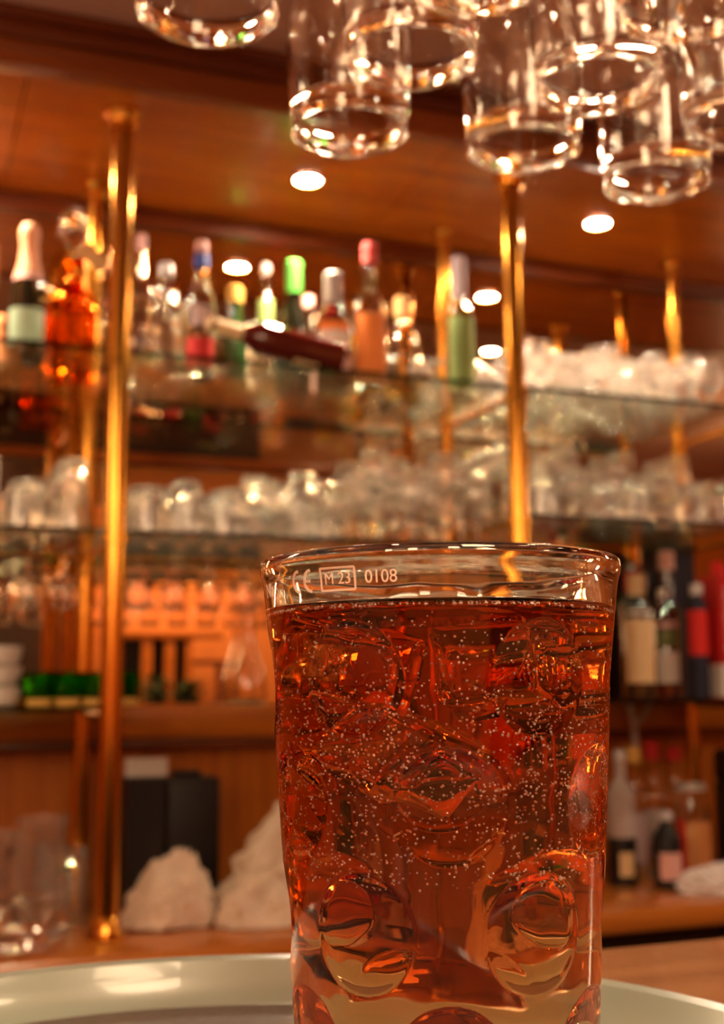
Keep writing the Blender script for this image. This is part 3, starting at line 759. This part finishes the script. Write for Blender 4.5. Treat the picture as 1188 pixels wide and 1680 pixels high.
# rounded rim
rt = Ro(GH-.0012); wr = .0030
for k in range(1, 10):
    a = PI*k/10
    rings.append(ring(lambda t, a=a: rt-wr/2+wr/2*math.cos(a), GH-.0012+wr/2*math.sin(a)*.9))
def Ri(z):
    k = min(1, max(0, (GH-z)/.02)); return Ro(min(z, GH-.012))*1.0 + (Ro(z)-Ro(min(z, GH-.012)))*.2 - (.0030+.0010*k)
def rin(t, z, e=0):
    v = Ri(z) - .0005*dimp(t, z, Ro(z)) + wavy(t+1, z)*.8 + .00030*mnoise.noise(Vector((math.cos(t)*5, math.sin(t)*5, z*160)))*min(1, max(0, (LIQ+.004-z)/.008))
    kk = max(0, (FL+.006-z)/.006)
    return v - kk*kk*.006 - e
n_air = len(rings); zi = [GH-.0012-i*(GH-.0012-FL)/240 for i in range(241)]
marks = []
for z in zi: rings.append(ring(lambda t, z=z: rin(t, z), z)); marks.append(z)
c1 = bm.verts.new((0, 0, FL-.001))
for a_, (p, q) in enumerate(zip(rings, rings[1:])):
    zz = min(p[0].co.z, q[0].co.z)
    wet = a_ >= n_air and zz < LIQ
    for i in range(SEG):
        f = bm.faces.new((p[i], p[(i+1) % SEG], q[(i+1) % SEG], q[i])); f.material_index = 1 if wet else 0
for i in range(SEG):
    bm.faces.new((c0, rings[0][(i+1) % SEG], rings[0][i]))
    f = bm.faces.new((c1, rings[-1][i], rings[-1][(i+1) % SEG])); f.material_index = 1
M['pressed'] = glassmat('pressed_glass', (1, .995, .985), 1.5)
M['wet'] = glassmat('glass_against_liquid', (1, 1, 1), 1.5/1.345)
o = obj('glass_body', bm, [M['pressed'], M['wet']], gl); 
for p_ in o.data.polygons: p_.use_smooth = True
o.data.set_sharp_from_angle(angle=R(80))

# liquid: side boundary carries only the colour of the drink, its top is the liquid surface
bev = thing('beverage', 'fizzy red-orange drink filling the dimpled glass', 'drink', (GX, GY, GZ))
ACOL, ADEN = (.895, .53, .08), 66.0
vm = bpy.data.materials.new('drink_volume'); vm.use_nodes = True; vm.node_tree.nodes.clear(); vm.node_tree.nodes.new('ShaderNodeOutputMaterial'); absorb(vm, ACOL, ADEN)
sm_ = glassmat('drink_surface', (1, 1, 1), 1.345); absorb(sm_, ACOL, ADEN)
for m_ in (vm, sm_):          # absorption density rises with height: the drink grows darker towards the top
    nt = m_.node_tree; v_ = [n for n in nt.nodes if n.type == 'VOLUME_ABSORPTION'][0]
    tc = nt.nodes.new('ShaderNodeTexCoord'); sp = nt.nodes.new('ShaderNodeSeparateXYZ'); mr = nt.nodes.new('ShaderNodeMapRange')
    mr.interpolation_type = 'SMOOTHSTEP'
    mr.inputs['From Min'].default_value = .030; mr.inputs['From Max'].default_value = .105
    mr.inputs['To Min'].default_value = ADEN*.42; mr.inputs['To Max'].default_value = ADEN*1.25
    nt.links.new(tc.outputs['Object'], sp.inputs[0]); nt.links.new(sp.outputs['Z'], mr.inputs['Value']); nt.links.new(mr.outputs[0], v_.inputs[1])
bm = bm_new(); SG = 210
def ring2(z, e): return [bm.verts.new((rin(2*PI*i/SG, z, e)*math.cos(2*PI*i/SG), rin(2*PI*i/SG, z, e)*math.sin(2*PI*i/SG), z)) for i in range(SG)]
rs = [ring2(FL+.0002+(LIQ-FL-.0002)*k/120, .00012) for k in range(121)]
for p, q in zip(rs, rs[1:]):
    for i in range(SG): bm.faces.new((p[i], p[(i+1) % SG], q[(i+1) % SG], q[i])).material_index = 0
cb = bm.verts.new((0, 0, FL-.0002+.0004))
for i in range(SG): bm.faces.new((cb, rs[0][(i+1) % SG], rs[0][i])).material_index = 0
# top with a small meniscus
pr_ = rs[-1]
for (sc_, dz_) in ((.992, -.0006), (.975, -.0011), (.94, -.0013)):
    nr = [bm.verts.new((v.co.x*sc_, v.co.y*sc_, LIQ+dz_)) for v in rs[-1]]
    for i in range(SG): bm.faces.new((pr_[i], pr_[(i+1) % SG], nr[(i+1) % SG], nr[i])).material_index = 1
    pr_ = nr
ct = bm.verts.new((0, 0, LIQ-.0013))
for i in range(SG): bm.faces.new((pr_[i], pr_[(i+1) % SG], ct)).material_index = 1
obj('liquid', bm, [vm, sm_], bev)

# bubbles: fizz clinging to the wall and rising through the drink
rb = random.Random(21)
bmt = bmesh.new(); bmesh.ops.create_icosphere(bmt, subdivisions=2, radius=1)
tv = [v.co.copy() for v in bmt.verts]; tf = [[v.index for v in f.verts] for f in bmt.faces]; bmt.free()
V_, F_ = [], []
def bub(x, y, z, r):
    b0 = len(V_)
    for c in tv: V_.append((x+c.x*r, y+c.y*r, z+c.z*r))
    for f in tf: F_.append([b0+i for i in f])
n = 0
while n < 2600:
    th = PH + rb.gauss(0, 1.0); h = rb.random()
    z = LIQ - .002 - (rb.random()**.8)*.062
    dens = .35 + .65*abs(math.sin((th-PH)*1.25)) if z < LIQ-.02 else .45
    if z < LIQ-.045 and rb.random() < .35: continue
    if rb.random() > dens: continue
    r = rb.uniform(.00016, .00035)
    ra = rin(th, z) - r - .00025 - (0 if rb.random() < .75 else rb.uniform(0, .02))
    bub(ra*math.cos(th), ra*math.sin(th), z, r); n += 1
for k in range(420):
    th = rb.uniform(0, 2*PI); r = rb.uniform(.00018, .0004)
    ra = rin(th, LIQ-.001) - r - .0003 - abs(rb.gauss(0, .0006)); bub(ra*math.cos(th), ra*math.sin(th), LIQ-.0008-r*.8-rb.uniform(0, .0004), r)
me = bpy.data.meshes.new('bubbles'); me.from_pydata(V_, [], F_)
for p_ in me.polygons: p_.use_smooth = True
bm_ = glassmat('bubble_air', (1, 1, 1), 1/1.345)
_nt = bm_.node_tree; _g = _nt.nodes.new('ShaderNodeBsdfGlossy'); _g.inputs['Color'].default_value = (1, .90, .85, 1); _g.inputs['Roughness'].default_value = .5
_mx = _nt.nodes.new('ShaderNodeMixShader'); _mx.inputs[0].default_value = .45
_old = [n_ for n_ in _nt.nodes if n_.type == 'BSDF_GLASS'][0]; _out = [n_ for n_ in _nt.nodes if n_.type == 'OUTPUT_MATERIAL'][0]
_nt.links.new(_old.outputs[0], _mx.inputs[1]); _nt.links.new(_g.outputs[0], _mx.inputs[2]); _nt.links.new(_mx.outputs[0], _out.inputs['Surface'])
me.materials.append(bm_)
bo = bpy.data.objects.new('bubbles', me); COL.objects.link(bo); bo.parent = bev; bo['kind'] = 'stuff'; bo['label'] = 'tiny silvery gas bubbles'

# etched print near the rim
M['etch'] = plain('etched_print', (.62, .44, .35), .6)
def bend(z0, th0, dr=.00008):
    def f(c):
        z = z0 + c.y; th = th0 + c.x/.0452
        rr = Ro(z) + .0001 + (.00012 if c.z > 0 else 0)
        return Vector((rr*math.cos(th), rr*math.sin(th), z))
    return f
ZT = 1.2648-GZ
def deg(px, d=.272):            # angular position on the near wall
    return PH + px
def pr(name, s, size, a, sx=1, dz=0, off=0):
    return text_mesh(name, s, size, M['etch'], gl, depth=.0001, bend=bend(ZT+dz, PH+R(a)), sx=sx, off=off)
pr('etched_print', 'M 23', .0038, -30.5, .95)
pr('etched_number', '0108', .0041, -16.5, .95)
pr('etched_maker_mark', 'Nb', .0048, -66, 1, dz=-.001)
def strokes(name, polys, a):
    bm = bm_new(); f = bend(ZT, PH+R(a))
    for pl_ in polys:
        n_ = len(pl_)
        for (p, q) in zip(pl_, pl_[1:]):
            pass
        wd = .00032 if 'ce' in name else .00024
        rowA, rowB = [], []
        for i, p in enumerate(pl_):
            p0 = Vector(pl_[max(i-1, 0)]); p1 = Vector(pl_[min(i+1, n_-1)])
            if n_ > 2 and pl_[0] == pl_[-1] and i in (0, n_-1): p0 = Vector(pl_[-2]); p1 = Vector(pl_[1])
            d = (p1-p0).normalized(); nn = Vector((-d.y, d.x))*wd
            rowA.append(Vector(p)+nn); rowB.append(Vector(p)-nn)
        for k in range(n_-1):
            vs = [bm.verts.new(f(Vector((v.x, v.y, zz)))) for zz in (-1, 1) for v in (rowA[k], rowA[k+1], rowB[k+1], rowB[k])]
            for idx in ((0, 1, 2, 3), (7, 6, 5, 4), (0, 4, 5, 1), (1, 5, 6, 2), (2, 6, 7, 3), (3, 7, 4, 0)): bm.faces.new([vs[i] for i in idx])
    return obj(name, bm, M['etch'], gl, False)
hw, hh = .0047, .0025
def seg_line(a, b, n=8): return [(a[0]+(b[0]-a[0])*i/n, a[1]+(b[1]-a[1])*i/n) for i in range(n+1)]
strokes('etched_frame', [seg_line((-hw, -hh), (hw, -hh)), seg_line((hw, -hh), (hw, hh)), seg_line((hw, hh), (-hw, hh)), seg_line((-hw, hh), (-hw, -hh))], -30.5)
arc = lambda cx, r: [(cx+r*math.cos(R(a)), r*math.sin(R(a))) for a in range(90, 271, 15)]
strokes('etched_ce_mark', [arc(-.0006, .0024), arc(.0036, .0024), seg_line((.0012, 0), (.0032, 0), 3)], -45)

# ice cubes just under the surface
def ice(x, y, z, s_, rot, label):
    bm = bm_new(); box(bm, -s_[0]/2, s_[0]/2, -s_[1]/2, s_[1]/2, -s_[2]/2, s_[2]/2, bev=.0022)
    bmesh.ops.subdivide_edges(bm, edges=bm.edges[:], cuts=3, use_grid_fill=True)
    for v in bm.verts:
        k = 1-.09*mnoise.noise(v.co*90+Vector((x*900, 0, 0))); v.co *= k
    o = obj('ice_cube', bm, M['ice']); o.location = (GX+x, GY+y, GZ+z); o.rotation_euler = rot
    return tag(o, label, 'ice')
M['ice'] = glassmat('ice', (1, .96, .93), 1.31/1.50)
fx, fy = math.cos(PH), math.sin(PH)                  # towards the camera; (-fy, fx) runs to the right
def at(side, near): return (fx*near-fy*side, fy*near+fx*side)
for (sd, nr, zz, s_, ro, lb_) in ((-.019, .006, .128, (.024, .022, .020), (.2, .1, .5), 'ice cube under the surface of the drink at left'),
                     (.010, .004, .127, (.026, .020, .019), (-.15, .2, 1.0), 'ice cube under the surface of the drink, right of centre'),
                     (.026, -.012, .126, (.018, .018, .018), (.3, -.2, .2), 'small ice cube by the right wall of the glass'),
                     (-.006, -.018, .105, (.022, .022, .02), (.5, .4, .3), 'ice cube deeper in the drink towards the back')):
    x_, y_ = at(sd, nr); ice(x_, y_, zz-.007, s_, ro, lb_)
